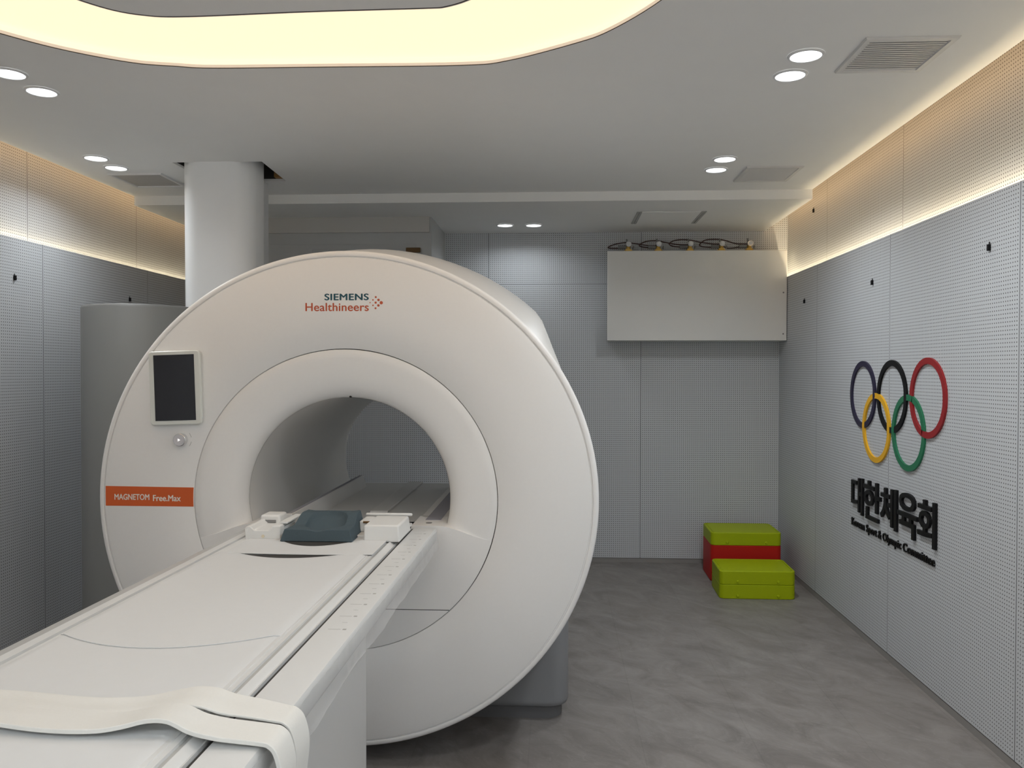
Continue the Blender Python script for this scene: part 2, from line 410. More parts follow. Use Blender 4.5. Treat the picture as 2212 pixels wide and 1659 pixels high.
spots = [(.905, 3.065, ZC, 'round white downlight nearest the large louvred vent, the nearer of its pair'),
         (.905, 3.266, ZC, 'round white downlight beside the large louvred vent, the farther of its pair'),
         (.910, 4.529, ZC, 'nearer round downlight of the pair beside the small far right vent'),
         (.908, 4.764, ZC, 'farther round downlight of the pair beside the small far right vent'),
         (-2.119, 3.096, ZC, 'round downlight at the left edge of the picture, nearer of its pair'),
         (-2.122, 3.302, ZC, 'round downlight near the left edge under the glowing recess, farther of its pair'),
         (-2.492, 4.346, ZC, 'nearer round downlight of the pair by the left ceiling hatch'),
         (-2.496, 4.558, ZC, 'round downlight touching the left ceiling hatch, farther of its pair'),
         (-.384, 6.152, ZL2, 'left round downlight of the pair on the low ceiling by the back wall'),
         (-.170, 6.161, ZL2, 'right round downlight of the pair on the low ceiling by the back wall'),
         (.905, 1.58, ZC, 'nearer added unseen downlight of the right pair beside the glowing recess'),  # this and all below: unseen, added to light the scanner front
         (.905, 1.78, ZC, 'farther added unseen downlight of the right pair beside the glowing recess'),
         (.905, .10, ZC, 'nearer added unseen downlight of the right pair over the viewer'),
         (.905, .30, ZC, 'farther added unseen downlight of the right pair over the viewer'),
         (-2.20, -.95, ZC, 'left added unseen downlight of the leftmost pair by the wall behind the viewer'),  # row added so the wall behind bounces light onto the scanner
         (-2.00, -.95, ZC, 'right added unseen downlight of the leftmost pair by the wall behind the viewer'),
         (-1.20, -.95, ZC, 'left added unseen downlight of the second pair from the left by the wall behind the viewer'),
         (-1.00, -.95, ZC, 'right added unseen downlight of the second pair from the left by the wall behind the viewer'),
         (-0.20, -.95, ZC, 'left added unseen downlight of the third pair from the left by the wall behind the viewer'),
         (0.00, -.95, ZC, 'right added unseen downlight of the third pair from the left by the wall behind the viewer'),
         (0.80, -.95, ZC, 'left added unseen downlight of the rightmost pair by the wall behind the viewer'),
         (1.00, -.95, ZC, 'right added unseen downlight of the rightmost pair by the wall behind the viewer')]
first = make_downlight(*spots[0], 'ceiling downlights')
def dimmed(k):
    nm = 'downlight_bulb_%d' % int(k*100); d = bpy.data.lights.get(nm)
    if not d: d = bpy.data.lights['downlight_bulb'].copy(); d.name = nm; d.energy = DOWN_W*k
    return d
for x, y, z, lab in spots[1:]:
    r = dup(first, (x-spots[0][0], y-spots[0][1], z-spots[0][2]), lab)
    dim = .22 if y > 6 else .42 if (x < -2 and y > 4) else .55 if (x < -2 and y > 2) else 1.8 if (-1 < x < -.5 and y > 0) else .9 if (x > .8 and y > 2) else 1
    if dim != 1:
        for c in r.children:
            if c.type == 'LIGHT': c.data = dimmed(dim)

# ------------------------------------------------------------------ vents and hatches
def vent(x0, x1, y0, y1, label, tilt, n=15):
    t = thing('air_vent', label, 'vent', ((x0+x1)/2, (y0+y1)/2, ZC-.008), 'ceiling air vents')
    w = .026; z0, z1 = ZC-.008, ZC-.0005
    fr = MB()
    prof = [(0, z1), (.004, z0), (w-.003, z0), (w, z1)]
    fr.loft([[(x0+d, y0+d, z), (x1-d, y0+d, z), (x1-d, y1-d, z), (x0+d, y1-d, z)] for d, z in prof]); fr.build('vent_frame', M_VENT, t)
    MB().box(x0+w-.002, x1-w+.002, y0+w-.002, y1-w+.002, z1-.0004, z1).build('backing', M_VENTD, t)
    p = (y1-y0-2*w)/n
    for i in range(n):
        yc = y0+w+p*(i+.5); h = p*(.47 if tilt > 0 else .50)
        q = [(yc-h, ZC-.0046), (yc-h, ZC-.0036), (yc+h, ZC-.0016), (yc+h, ZC-.0026)] if tilt > 0 else [(yc-h, ZC-.0022), (yc-h, ZC-.001), (yc+h, ZC-.005), (yc+h, ZC-.0062)]
        MB().prism(q, 'x', x0+w, x1-w).build('slat', M_VENT, t)
    return t
vent(1.064, 1.384, 2.912, 3.242, 'large louvred metal vent at the upper right of the ceiling', 1)
vent(1.066, 1.386, 4.700, 5.058, 'smaller louvred vent on the ceiling near the right back corner', -1)
h = thing('ceiling_hatch', 'grey square ceiling panel with a sunken plate left of the white column', 'hatch', (-2.46, 4.86, ZC-.008))
f = MB(); w = .02
f.loft([[(-2.625+d, 4.69+d, z), (-2.30-d, 4.69+d, z), (-2.30-d, 5.03-d, z), (-2.625+d, 5.03-d, z)] for d, z in ((0, ZC-.0005), (.003, ZC-.009), (w-.002, ZC-.009), (w, ZC-.001))]); f.build('hatch_frame', M_RING, h)
MB().box(-2.605, -2.32, 4.71, 5.01, ZC-.003, ZC-.0006).build('plate', mat('hatch_plate', (.42, .41, .40), .6), h)
h = thing('ceiling_hatch', 'white rectangular access hatch on the low ceiling right of the paired downlights', 'hatch', (.79, 5.9, ZL2-.006))
MB().box(.585, .985, 5.675, 6.125, ZL2-.006, ZL2-.0005).build('cover', M_CEIL, h, bevel=.002)
for a, b in ((.551, .566), (.570, .583)): MB().box(a, b, 5.675, 6.125, ZL2-.006, ZL2-.0005).build('side_rail', M_TABLEG, h)
for a, b in ((.987, 1.002), (1.006, 1.022)): MB().box(a, b, 5.675, 6.125, ZL2-.006, ZL2-.0005).build('side_rail', M_TABLEG, h)

# ------------------------------------------------------------------ the scanner
sc = thing('scanner', 'large round white scanner ring with a hollow bore, facing the room', 'scanner', (XG, 3.6, FLOOR))
Y0 = 3.087
MB().lathe_y([(.5765, 3.118), (.5765, Y0+.0012), (.5777, Y0), (.70, Y0), (.9205, Y0), (.9222, Y0+.0012), (.9238, Y0+.0085), (.9270, Y0+.0085), (.9285, Y0+.0025), (.931, Y0+.0018),
              (.942, Y0+.005), (.9480, Y0+.011), (.9503, Y0+.022), (.9503, Y0+.062), (.945, Y0+.072), (.93, Y0+.076), (.60, Y0+.076)]).build('front_cover', M_COVER, sc, ang=50)
MB().lathe_y([(.5735, 3.118), (.5735, Y0+.0018), (.5722, Y0+.0006), (.54, Y0+.0014), (.50, Y0+.0042), (.465, Y0+.010), (.437, Y0+.019), (.416, Y0+.031), (.402, Y0+.046), (.394, Y0+.059), (.3895, Y0+.073), (.3895, Y0+.09)]).build('bore_funnel', M_COVER, sc, ang=60)
MB().lathe_y([(.585, 3.112), (.565, 3.112)]).build('ring_gap', M_DARK, sc)
MB().lathe_y([(.3885, Y0+.0735), (.3878, Y0+.10), (.390, 3.4), (.396, 3.9), (.399, 4.62), (.405, 4.70), (.43, 4.76), (.50, 4.785)]).build('bore_liner', M_LINER, sc, ang=60)
MB().lathe_y([(.3902, Y0+.0715), (.3891, Y0+.0735)]).build('bore_seam', M_MARK, sc)
# filler below the bore: sloping wings, vertical front
def arc_pts(r, a0, a1, n):
    return [(XG+r*EL*math.cos(a0+(a1-a0)*i/n), ZG+r*math.sin(a0+(a1-a0)*i/n)) for i in range(n+1)]
aw = math.asin(-.150/.5725)
wing = arc_pts(.5725, aw, -math.pi-aw, 60)
top = [(XG-.36, .885), (-1.06, .885), (-1.055, .860), (-.551, .860), (-.548, .885), (XG+.36, .885)]
mid = lambda s: [(XG+s*.50, .846), (XG+s*.44, .867), (XG+s*.395, .8805)]
poly = wing + mid(-1) + top + mid(1)[::-1]
MB().prism(poly, 'y', Y0+.0004, 3.30).build('lower_apron', M_COVER, sc)
hw = math.sqrt(.5725**2-(.565-ZG)**2)*EL
MB().box(XG-hw, XG+hw, Y0-.0002, Y0+.01, .5640, .5662).build('panel_seam', M_DARK, sc)
# bed floor and rails inside the bore
def chord(z, r=.386): return math.sqrt(max(0, r*r-(z-ZG)**2))*EL
MB().prism([(-1.06, .80), (-1.06, .860), (-.551, .860), (-.551, .80)], 'y', 3.10, 4.45).build('bed_floor', M_BED, sc, bevel=.003)
MB().prism([(-1.000, .858), (-1.017, .914), (-1.022, .919), (-1.040, .919), (-1.046, .914), (-1.050, .858)], 'y', 3.12, 4.30).build('bed_rail', M_BED, sc, bevel=.002)
MB().box(-1.039, -1.023, 3.13, 4.29, .9185, .9198).build('rail_stripe', M_PAD, sc)
MB().box(-.80, -.722, 3.495, 4.43, .858, .870).build('cable_channel', M_BED, sc, bevel=.003)
MB().prism([(-.541, .80), (-.541, .885), (XG+chord(.885)-.003, .885), (XG+chord(.80)-.003, .80)], 'y', 3.29, 4.40).build('bed_rail', M_LINER, sc, bevel=.002)
MB().box(-.512, -.452, 3.205, 3.95, .8852, .887).build('rail_pad', M_PAD, sc)
MB().cyl((-.489, 3.145, .8845), (-.489, 3.145, .8862), .012, n=20).build('rail_button', M_PLUG, sc)
MB().cyl((-.795, Y0+.055, ZG+.392), (-.795, Y0+.065, ZG+.392), .004, n=12).build('bore_sensor', M_DARK, sc)
# housing behind the ring
def side(z): return max(.70, min(.862, .738+(1.703-z)*.386))
def arch(r, y, n=72, zb=.49):
    pts = []
    a0 = math.asin(max(-1, (zb-ZG)/r))
    for i in range(n+1):
        a = a0+(math.pi-2*a0)*i/n
        x, z = r*EL*math.cos(a), ZG+r*math.sin(a)
        if z < 1.80:
            k = side(z); x = max(-k, min(k, x)) if r > .7 else x
        pts.append((XG+x, y, z))
    return pts
MB().loft([arch(.905, 3.14), arch(.925, 3.17), arch(.96, 3.28), arch(1.0, 3.42), arch(1.022, 3.55), arch(1.031, 3.66), arch(1.031, 4.35), arch(1.01, 4.6), arch(.95, 4.74), arch(.88, 4.785)]).build('hood', M_HOOD, sc, ang=50)
MB().lathe_y([(.50, 4.785), (.87, 4.785)]).build('rear_cover', M_HOOD, sc)
b = MB(); rr = rrect(-1.66, .056, 3.522, 4.78, .075, 8)
cxm, cym = -.80, 4.15
def ring_in(d, z): return [(x+(-d if x > cxm else d), y+(-d if y > cym else d), z) for x, y in rr]
b.loft([ring_in(.05, .058+FLOOR), ring_in(.02, .056+FLOOR), ring_in(.006, .064+FLOOR), ring_in(0, .085+FLOOR), ring_in(0, .50)], cap=True).build('base_housing', M_GREY, sc, ang=50)
b = MB(); b.loft([ring_in(.03, FLOOR), ring_in(.03, .06+FLOOR)], cap=True).build('plinth', mat('plinth_grey', (.12, .12, .125), .6), sc)
sh = [(-2.40, 4.98), (-2.455, 4.6), (-2.462, 4.3), (-2.447, 4.15), (-2.40, 4.035), (-2.315, 3.955), (-2.22, 3.918), (-2.13, 3.912), (-2.05, 3.935), (-1.986, 3.98), (-1.92, 4.08), (-1.87, 4.2), (-1.80, 4.34), (-1.68, 4.45), (-1.665, 4.7), (-1.665, 4.98)]
shp = [(p.x, p.y) for p in spline([(x, y, 0) for x, y in sh], 6)]
scx, scy = -2.1, 4.45
ri = lambda k, z: [(scx+(x-scx)*k, scy+(y-scy)*k, z) for x, y in shp]
b = MB(); b.loft([ri(1, FLOOR+.02), ri(1, 1.786), ri(.993, 1.797), ri(.975, 1.801)], cap=True).build('side_housing', mat('side_grey', (.22, .225, .222), .5), sc, ang=50)
# monitor
mc = Vector((-1.4525, 3.06, 1.406)); cr, sr = math.cos(-.032), math.sin(-.032)
def mrot(v): d = Vector(v)-mc; return (mc.x+d.x*cr+d.z*sr, v[1], mc.z-d.x*sr+d.z*cr)
b = MB(); pts = rrect(-1.5525, -1.3525, 1.2645, 1.5475, .012, 5)
k = lambda d, y: [(x+(d if x < mc.x else -d), y, z+(d if z < mc.z else -d)) for x, z in pts]
b.loft([k(.01, 3.0868), k(.002, 3.083), k(0, 3.066), k(.003, 3.062)], cap=True).xf(mrot)
mon = b.build('monitor', M_SCRF, sc)
MB().box(-1.5315, -1.3735, 3.0605, 3.0625, 1.2815, 1.5325).xf(mrot).build('screen', M_SCREEN, mon)
# dial
dc = (-1.437, 1.207)
knob = MB().cyl((dc[0], Y0, dc[1]), (dc[0], Y0-.024, dc[1]), .0245, .0245, n=48).build('control_knob', M_CHROME, sc, bevel=.002)
MB().cyl((dc[0], Y0-.0238, dc[1]), (dc[0], Y0-.0256, dc[1]), .0215, .0212, n=48).build('knob_face', M_KNOB, knob)
MB().prism([(dc[0]-.004, dc[1]-.0055), (dc[0]-.004, dc[1]+.0055), (dc[0]+.0055, dc[1])], 'y', Y0-.0264, Y0-.0256).build('play_symbol', M_ICON, knob)
for a0, a1 in ((12, 38), (-38, -12)):
    b = MB(); b.tube([(dc[0]-.002+.040*math.cos(math.radians(a0+(a1-a0)*i/8)), Y0-.0003, dc[1]+.040*math.sin(math.radians(a0+(a1-a0)*i/8))) for i in range(9)], .0007, 6); b.build('dial_mark', M_MARK, sc)
# orange name strip
rs = .5785
right = [(XG-math.sqrt(rs*rs-(z-ZG)**2)*EL, z) for z in [.949+(1.0225-.949)*i/8 for i in range(9)]]
lab = MB().prism([(-1.7395, .949)]+right+[(-1.7395, 1.0255)], 'y', Y0-.0008, Y0).build('name_strip', M_ORANGE, sc)
face_place = lambda yy: (lambda a, c, d: (a, yy-d, c))
text_mb('MAGNETOM', -1.7045, -1.566, .9725, .9955, face_place(Y0-.0008), .0005, 0, 1, .026).build('lettering', M_TEXTW, lab)
text_mb('Free.Max', -1.552, -1.442, .9685, .9925, face_place(Y0-.0008), .0005, 0, 1, .026).build('lettering', M_TEXTW, lab)
text_mb('SIEMENS', -.8800, -.7095, 1.7395, 1.7652, face_place(Y0), .0006, 0, 1.07, .034).build('lettering', M_TEAL, sc)
text_mb('Healthineers', -.9535, -.7095, 1.6985, 1.7300, face_place(Y0), .0006, 0, 1.03, .018).build('lettering', M_ORED, sc)
for x, z, r in ((.0, 0, .0022), (.0110, .0103, .0028), (.0110, -.0103, .0028), (.0217, .0208, .0037), (.0213, 0, .0042), (.0208, -.0212, .0037), (.0322, .0102, .0047), (.0318, -.0106, .0047), (.0428, -.0004, .0062)):
    MB().cyl((-.7045+x, Y0, 1.7305+z), (-.7045+x, Y0-.0006, 1.7305+z), r, n=24).build('logo_dot', M_ORED, sc)

# column that carries the cables up through the ceiling
cc = thing('cable_column', 'tall white rounded column rising from behind the scanner through the ceiling', 'column', (-1.87, 4.65, 1.80))
cp = rrect(-2.098, -1.692, 4.454, 4.80, .125, 10)
ct = lambda z, k: [(-1.885+(x+1.885)*k, 4.63+(y-4.63)*k, z) for x, y in cp]
b = MB(); b.loft([ct(1.801, .985), ct(2.72, 1.0)], cap=True).build('shell', mat('column_white', (.85, .86, .87), .28), cc, ang=60)
MB().box(-1.76, -1.716, 4.70, 4.84, 1.801, 2.585).build('back_plate', mat('column_plate', (.60, .61, .62), .4), cc, bevel=.003)
MB().box(-1.722, -1.7145, 4.703, 4.718, 1.801, 2.585).build('joint_strip', M_MARK, cc)
tag(MB().box(-1.69, -1.63, 4.86, 4.90, 2.632, 2.70).build('timber_batten', mat('timber', (.32, .17, .05), .7)), 'small piece of timber seen inside the dark ceiling opening by the column', 'timber')

# ------------------------------------------------------------------ the patient table
tb = thing('patient_table', 'long white patient table leading from the viewer into the scanner bore', 'table', (-.8, 1.6, FLOOR))
def shear(v): return (v[0]+.0062*(v[1]-3.05), v[1], v[2])
YN, YE = .05, 3.052
MB().prism(rrect(-1.10, -.500, .15, 2.17, .035, 6), 'z', FLOOR, .80).build('pedestal', mat('pedestal_white', (.55, .55, .545), .4), tb)
MB().box(-1.12, -.49, YN+.05, 3.05, .80, .862).xf(shear).build('under_tray', M_TABLE, tb, bevel=.004)
rail = [(-.529, .83), (-.529, .885), (-.455, .885), (-.449, .8835), (-.446, .878), (-.444, .845), (-.450, .832), (-.462, .824), (-.48, .822)]
MB().prism(rail, 'y', YN, YE).xf(shear).build('ruler_rail', M_TABLE, tb)
lr = [(2*XG-x, z) for x, z in rail]
lr = [(x+.004, z) for x, z in lr]
MB().prism(lr, 'y', YN, YE).xf(shear).build('left_rail', mat('rail_grey', (.45, .455, .45), .35), tb)
brd = [(-1.106, 0.8450), (-1.113, 0.8910), (-1.111, 0.8950), (-1.087, 0.8950), (-1.086, 0.8890), (-1.078, 0.8890), (-1.077, 0.8940), (-.586, 0.8940), (-.585, 0.8925), (-.574, 0.8925), (-.573, 0.8870), (-.5635, 0.8870), (-.5625, 0.8915), (-.559, 0.8910), (-.547, 0.8815), (-.5415, 0.8840), (-.538, 0.8450)]
MB().prism(brd, 'y', YN, 3.045).xf(shear).build('table_board', M_TABLE, tb)
MB().box(-.5728, -.5637, YN+.01, 2.735, .8868, .8876).xf(shear).build('groove_strip', M_TABLEG, tb)
MB().box(-1.0858, -1.0782, YN+.01, 2.70, .8888, .8896).xf(shear).build('groove_strip', M_TABLEG, tb)
MB().box(-.5375, -.5295, YN+.01, 3.044, .83, .8805).xf(shear).build('rail_gap_shade', M_DARK, tb)  # dark filler standing in for the shade down in the gap
ym = 1.835
for i in range(23):
    y = ym+.1*i
    if y > 3.0: break
    MB().box(-.509, -.480, y-.0007, y+.0007, .8850, .8853).xf(shear).build('ruler_mark', M_MARK, tb)
    MB().box(-.475, -.467, y-.004, y+.004, .8850, .8853).xf(shear).build('ruler_mark', M_MARK, tb)
    if y+.05 < 3.0: MB().box(-.489, -.477, y+.0493, y+.0507, .8850, .8853).xf(shear).build('ruler_mark', M_MARK, tb)
def film(u, v):
    y = .6+2.43*u; z = .879-.066*v-(.012*noise.noise((y*3.1, 0, 5)) if v == 1 else 0)
    x = -.4405+.005*v*v+.0035*noise.noise((y*7, z*22, 1))+.002*noise.noise((y*31, z*60, 3))
    return shear((x, y, z))
MB().sheet(film, 150, 8).build('plastic_film', M_FILM, tb, ang=80)

# mattress pads
XM0, XM1 = -1.073, -.590
def pad(yn, yf, z, sag):
    def fn(u, v):
        x = XM0+(XM1-XM0)*u; c = 2*u-1
        a, b2 = yn(c), yf(c); y = a+(b2-a)*v
        e = min(1, (1-abs(c))/.03)
        zz = z-.0045*(1-e)**2-sag*(1-c*c)-(.0028*max(0, (v-.90)/.10)**2 if z > .8975 else 0)
        return shear((x, y, zz))
    return fn
near = tag(MB().sheet(pad(lambda c: .12, lambda c: 1.80, .8968, .0008), 40, 40, lambda u, v: Vector((0, 0, -.0028))).build('mattress', M_SHEET), 'near white mattress pad on the patient table, under the straps', 'mattress', 'table mattress pads')
far = tag(MB().sheet(pad(lambda c: 1.652+.092*(c+.05)**2, lambda c: 2.482+min(.075, .125*c*c), .8990, .0008), 40, 40, lambda u, v: Vector((0, 0, -.0016))).build('mattress', M_SHEET), 'far white mattress pad with a curved near edge, in front of the blue head cushion', 'mattress', 'table mattress pads')

# head-coil carrier on the far end of the board
hc = thing('head_coil_base', 'white plastic head support carrier with two side blocks at the end of the table', 'head support', (-.79, 2.75, .902))
def flap(u, v):
    x = -1.045+.475*u; c = 2*u-1
    y = 2.528+.012*c*c+(2.80-2.528)*v
    return shear((x, y, .8972-.0030*max(0, 1-(c/.62)**2)*(.05+.95*v)))
MB().sheet(flap, 80, 10, lambda u, v: Vector((0, 0, -.0012))).build('flap', M_SHEET, hc)
b = MB(); P = [(-.8315+.1497*(2*i/20-1), 2.480+.125*((2*i/20-1)*.62)**2) for i in range(21)]; Q = [(x, 2.531) for x, y in P][::-1]
b.prism(P+Q, 'z', .8939, .8944).xf(shear).build('front_gap_shade', M_DARK, hc)  # flat dark patch for the shade between pad and flap
b = MB(); P = [(-.920+.235*i/20, 2.728-.072*(1-(2*i/20-1)**2)) for i in range(21)]; Q = [(x, 2.752) for x, y in P][::-1]
def shade_z(v):
    c = (v[0]+1.045-.0062*(v[1]-3.05))/.475*2-1
    w = (v[1]-2.534)/.269
    return (v[0], v[1], .8972-.0030*max(0, 1-(c/.62)**2)*(.05+.95*w)+.0008+(.0004 if v[2] > .5 else 0))
b.prism(P+Q, 'z', 0, 1).xf(shear).xf(shade_z).build('cushion_gap_shade', M_DARK, hc)  # dark sheet laid on the flap as shade under the cushion front
# carrier body under blocks
MB().box(-1.070, -.536, 2.80, 3.044, .8945, .904).xf(shear).build('carrier_plate', M_COIL, hc, bevel=.002)
def block(x0, x1, y0, y1, z0, z1, tx0, tx1, ty1):
    b = MB(); lo = [(x0, y0), (x1, y0), (x1, y1), (x0, y1)]; hi = [(x0+tx0, y0+.004), (x1-tx1, y0+.004), (x1-tx1, y1-ty1), (x0+tx0, y1-ty1)]
    b.loft([[(x, y, z0) for x, y in lo], [(x, y, z1) for x, y in hi]], cap=True); return b
block(-.651, -.527, 2.755, 2.965, .890, .9475, .001, .004, .020).xf(shear).build('right_block', M_COIL, hc, bevel=.006, seg=3)
# left block with a trough and a raised back
tr = [(-1.062, .887), (-1.065, .930), (-1.058, .938), (-1.045, .9385), (-1.030, .925), (-.982, .925), (-.968, .941), (-.944, .941), (-.941, .937), (-.940, .889), (-.985, .887), (-1.00, .888), (-1.03, .8885)]
lb = MB().prism(tr, 'y', 2.760, 2.93).xf(shear).build('left_block', M_COIL, hc, bevel=.003)
MB().box(-.955, -.928, 2.80, 2.965, .9412, .947).xf(shear).build('side_lip', M_COIL, hc, bevel=.001)
sockb = block(-1.066, -.985, 2.895, 3.00, .900, .953, .006, .006, .02).xf(shear).build('socket_housing', M_COIL, hc, bevel=.007, seg=3)
MB().box(-1.048, -1.003, 2.8935, 2.902, .926, .936).xf(shear).build('socket_slot', M_PLUG, sockb)
MB().box(-.695, -.524, 2.970, 2.984, .9415, .9515).xf(shear).build('back_lip', M_COIL, hc, bevel=.004)
MB().box(-.690, -.655, 2.86, 2.96, .904, .942).xf(shear).build('connector', M_COIL, hc, bevel=.003)
MB().cyl((-.675, 2.852, .940), (-.652, 2.852, .940), .004, n=12).xf(shear).build('connector_pin', M_BROWN, hc)
for x in (-1.000, -.609): MB().cyl(shear((x, 2.7615, .905)), shear((x, 2.7575, .905)), .0055, n=20).build('cover_plug', M_BEIGE, hc)

# blue-grey foam head cushion
NU, NV = 44, 34
def cush(u, v):
    c = 2*u-1
    ylo, yhi = 2.715, 2.930
    zf, zb = .939, .969
    # plan tapers with height and towards the back
    y = ylo+.012+(yhi-ylo-.012)*v
    half = .1120-.016*v
    x = -.803+half*c+.004*v
    t = max(0, min(1, (v-.34)/.45)); t = t*t*(3-2*t)
    z = zf-.002+(zb-zf)*t
    # raised shoulders at both sides
    z += .003*max(0, abs(c)-.75)/.25*t
    d = ((c-.02)/.66)**2+((v-.52)/.42)**2
    if d < 1: z -= .033*(1-d)**.5
    z -= .0065*math.exp(-(c/.20)**2)*max(0, 1-v/.30)
    return shear((x, y, z))
cb = MB(); G = [[cb.b.verts.new(cush(i/NU, j/NV)) for j in range(NV+1)] for i in range(NU+1)]
for i in range(NU):
    for j in range(NV): cb.face([G[i][j], G[i+1][j], G[i+1][j+1], G[i][j+1]])
edge = [(i, 0) for i in range(NU)]+[(NU, j) for j in range(NV)]+[(NU-i, NV) for i in range(NU)]+[(0, NV-j) for j in range(NV)]
def basept(i, j):
    c = 2*i/NU-1; v = j/NV
    return shear((-.803+(.1235-.008*v)*c+.003*v, 2.715+.215*v, .8975))
BV = [cb.b.verts.new(basept(*e)) for e in edge]; TV = [G[i][j] for i, j in edge]
for q in range(len(edge)): cb.face([TV[q], BV[q], BV[(q+1) % len(edge)], TV[(q+1) % len(edge)]])
cb.face(BV)
tag(cb.build('head_cushion', M_FOAM, bevel=.0025, ang=55), 'dark blue-grey foam head cushion with a bowl-shaped hollow at the end of the table', 'cushion')

# ------------------------------------------------------------------ two white straps across the table
def strap(path, yc, hw, thick, name, label):
    P = spline([(x, 0, z) for x, z in path], 10)
    n = len(P)
    def fn(u, v):
        i = min(n-1, int(round(u*(n-1)))); p = P[i]
        y = yc(p.x, u)+(2*v-1)*hw
        z = p.z+.0040*noise.noise((p.x*7, y*16, hw*40))+.0012*math.cos(3*math.pi*v)*noise.noise((p.x*5, 2, yc(0, 0)*7))
        return Vector((p.x, y, z))
    def th(u, v):
        i = min(n-1, int(round(u*(n-1)))); a = P[max(0, i-1)]; b2 = P[min(n-1, i+1)]
        d = (b2-a).normalized(); return Vector((d.z, 0, -d.x))*thick
    return tag(MB().sheet(fn, n-1, 14, th).build(name, M_STRAP, ang=60, bevel=.0012), label, 'strap', 'white table straps')
hang_r = [(-.462, .896), (-.445, .892), (-.432, .877), (-.424, .84), (-.428, .79), (-.438, .74), (-.452, .69)]
hang_l = [(-1.20, .72), (-1.186, .80), (-1.175, .87), (-1.160, .898), (-1.135, .907)]
strap(hang_l+[(-1.05, .909), (-.95, .9095), (-.85, .909), (-.76, .907), (-.70, .908), (-.66, .915), (-.62, .922), (-.585, .920), (-.55, .909), (-.50, .902)]+hang_r,
      lambda x, u: 1.351+.004*max(0, (x+1.0)/.55)-.024*math.exp(-((x+.79)/.11)**2), .037, .0045, 'strap', 'farther white strap across the table, hanging over its right edge beyond the other strap')
strap(hang_l+[(-1.05, .913), (-.95, .913), (-.85, .912), (-.78, .911), (-.72, .912), (-.68, .918), (-.64, .927), (-.605, .926), (-.57, .911), (-.53, .903), (-.49, .899)]+[(x+.004, z) for x, z in hang_r],
      lambda x, u: 1.291-.018*max(0, (x+.80)/.35)-.020*math.exp(-((x+.78)/.12)**2), .034, .0075, 'strap', 'nearer thick white strap across the table, in front of the other strap')

# ------------------------------------------------------------------ wall cabinet and valves
cab = thing('wall_cabinet', 'white rectangular metal cabinet mounted high on the back wall in the right corner', 'cabinet', (1.06, 6.39, 1.705))
b = MB(); b.prism([(.385, 6.283), (1.728, 6.283), (1.728, 6.505), (.400, 6.505)], 'z', 1.705, 2.384).build('cover', M_CAB, cab, bevel=.003)
for z in (1.755, 2.065): MB().cyl((1.702, 6.284, z), (1.702, 6.2815, z), .006, n=16).build('screw', M_PLUG, cab)
VX = [.553, .783, 1.024, 1.262, 1.473]
loops = [[(.486, 2.423), (.419, 2.426), (.402, 2.437), (.454, 2.460), (.541, 2.474), (.605, 2.464), (.70, 2.447), (.783, 2.44)],
         [(.719, 2.425), (.662, 2.435), (.642, 2.453), (.697, 2.481), (.777, 2.486), (.840, 2.471), (.93, 2.452), (1.024, 2.445)],
         [(.946, 2.429), (.893, 2.439), (.872, 2.459), (.904, 2.483), (.967, 2.493), (1.041, 2.487), (1.116, 2.469), (1.201, 2.454), (1.262, 2.45)],
         [(1.185, 2.425), (1.122, 2.434), (1.104, 2.452), (1.150, 2.487), (1.224, 2.494), (1.293, 2.486), (1.373, 2.459), (1.430, 2.453), (1.473, 2.45)],
         [(1.40, 2.426), (1.36, 2.424), (1.32, 2.425), (1.29, 2.435), (1.262, 2.445)]]
vlab = ['leftmost brass valve of the row standing on the white wall cabinet', 'second brass valve from the left on the white wall cabinet', 'middle brass valve of the five on the white wall cabinet',
        'second brass valve from the right on the white wall cabinet', 'rightmost brass valve on the white wall cabinet, nearest the right wall']
for i, x in enumerate(VX):
    zb = 2.384; yv = 6.40; zc = 2.447
    v = thing('gas_valve', vlab[i], 'valve', (x, yv, zb), 'brass valves on the wall cabinet')
    b = MB(); b.box(x-.022, x+.022, yv-.018, yv+.018, zb, zb+.030); b.cyl((x, yv, zb+.028), (x, yv, zb+.058), .017, n=20); b.cyl((x, yv, zc), (x, yv-.03, zc), .017, n=20)
    b.box(x-.030, x+.030, yv-.012, yv+.012, zb+.012, zb+.022)
    b.build('body', M_BRASS, v, bevel=.0015)
    kn = MB().cyl((x, yv-.028, zc), (x, yv-.048, zc), .022, .0215, n=28).build('hand_knob', M_CHROME, v, bevel=.001)
    MB().cyl((x+.002, yv-.0475, zc+.002), (x+.002, yv-.0545, zc+.002), .0145, .014, n=24).build('knob_cap', mat('cap_white', (.75, .76, .76), .4), kn)
    MB().cyl((x-.020, yv, zb+.045), (x-.078, yv, zb+.045), .013, .0145, n=20).build('plug', M_PLUG, v, bevel=.002)
    b = MB(); b.cyl((x-.008, yv+.004, zc+.012), (x-.012, yv+.004, zc+.045), .006, n=12); b.cyl((x+.034, yv, zb+.03), (x+.04, yv, zb+.052), .006, n=12); b.build('bleed_stub', M_PLUG, v)
    L = loops[i]; m = len(L)
    pts = spline([(p[0], yv+.004+.05*math.sin(math.pi*k/(m-1))-.0*k, p[1]) for k, p in enumerate(L)], 8)
    b = MB(); b.tube([(x-.076, yv, zb+.045)]+pts, .0042, 8); b.build('cable', M_CABLE, v)

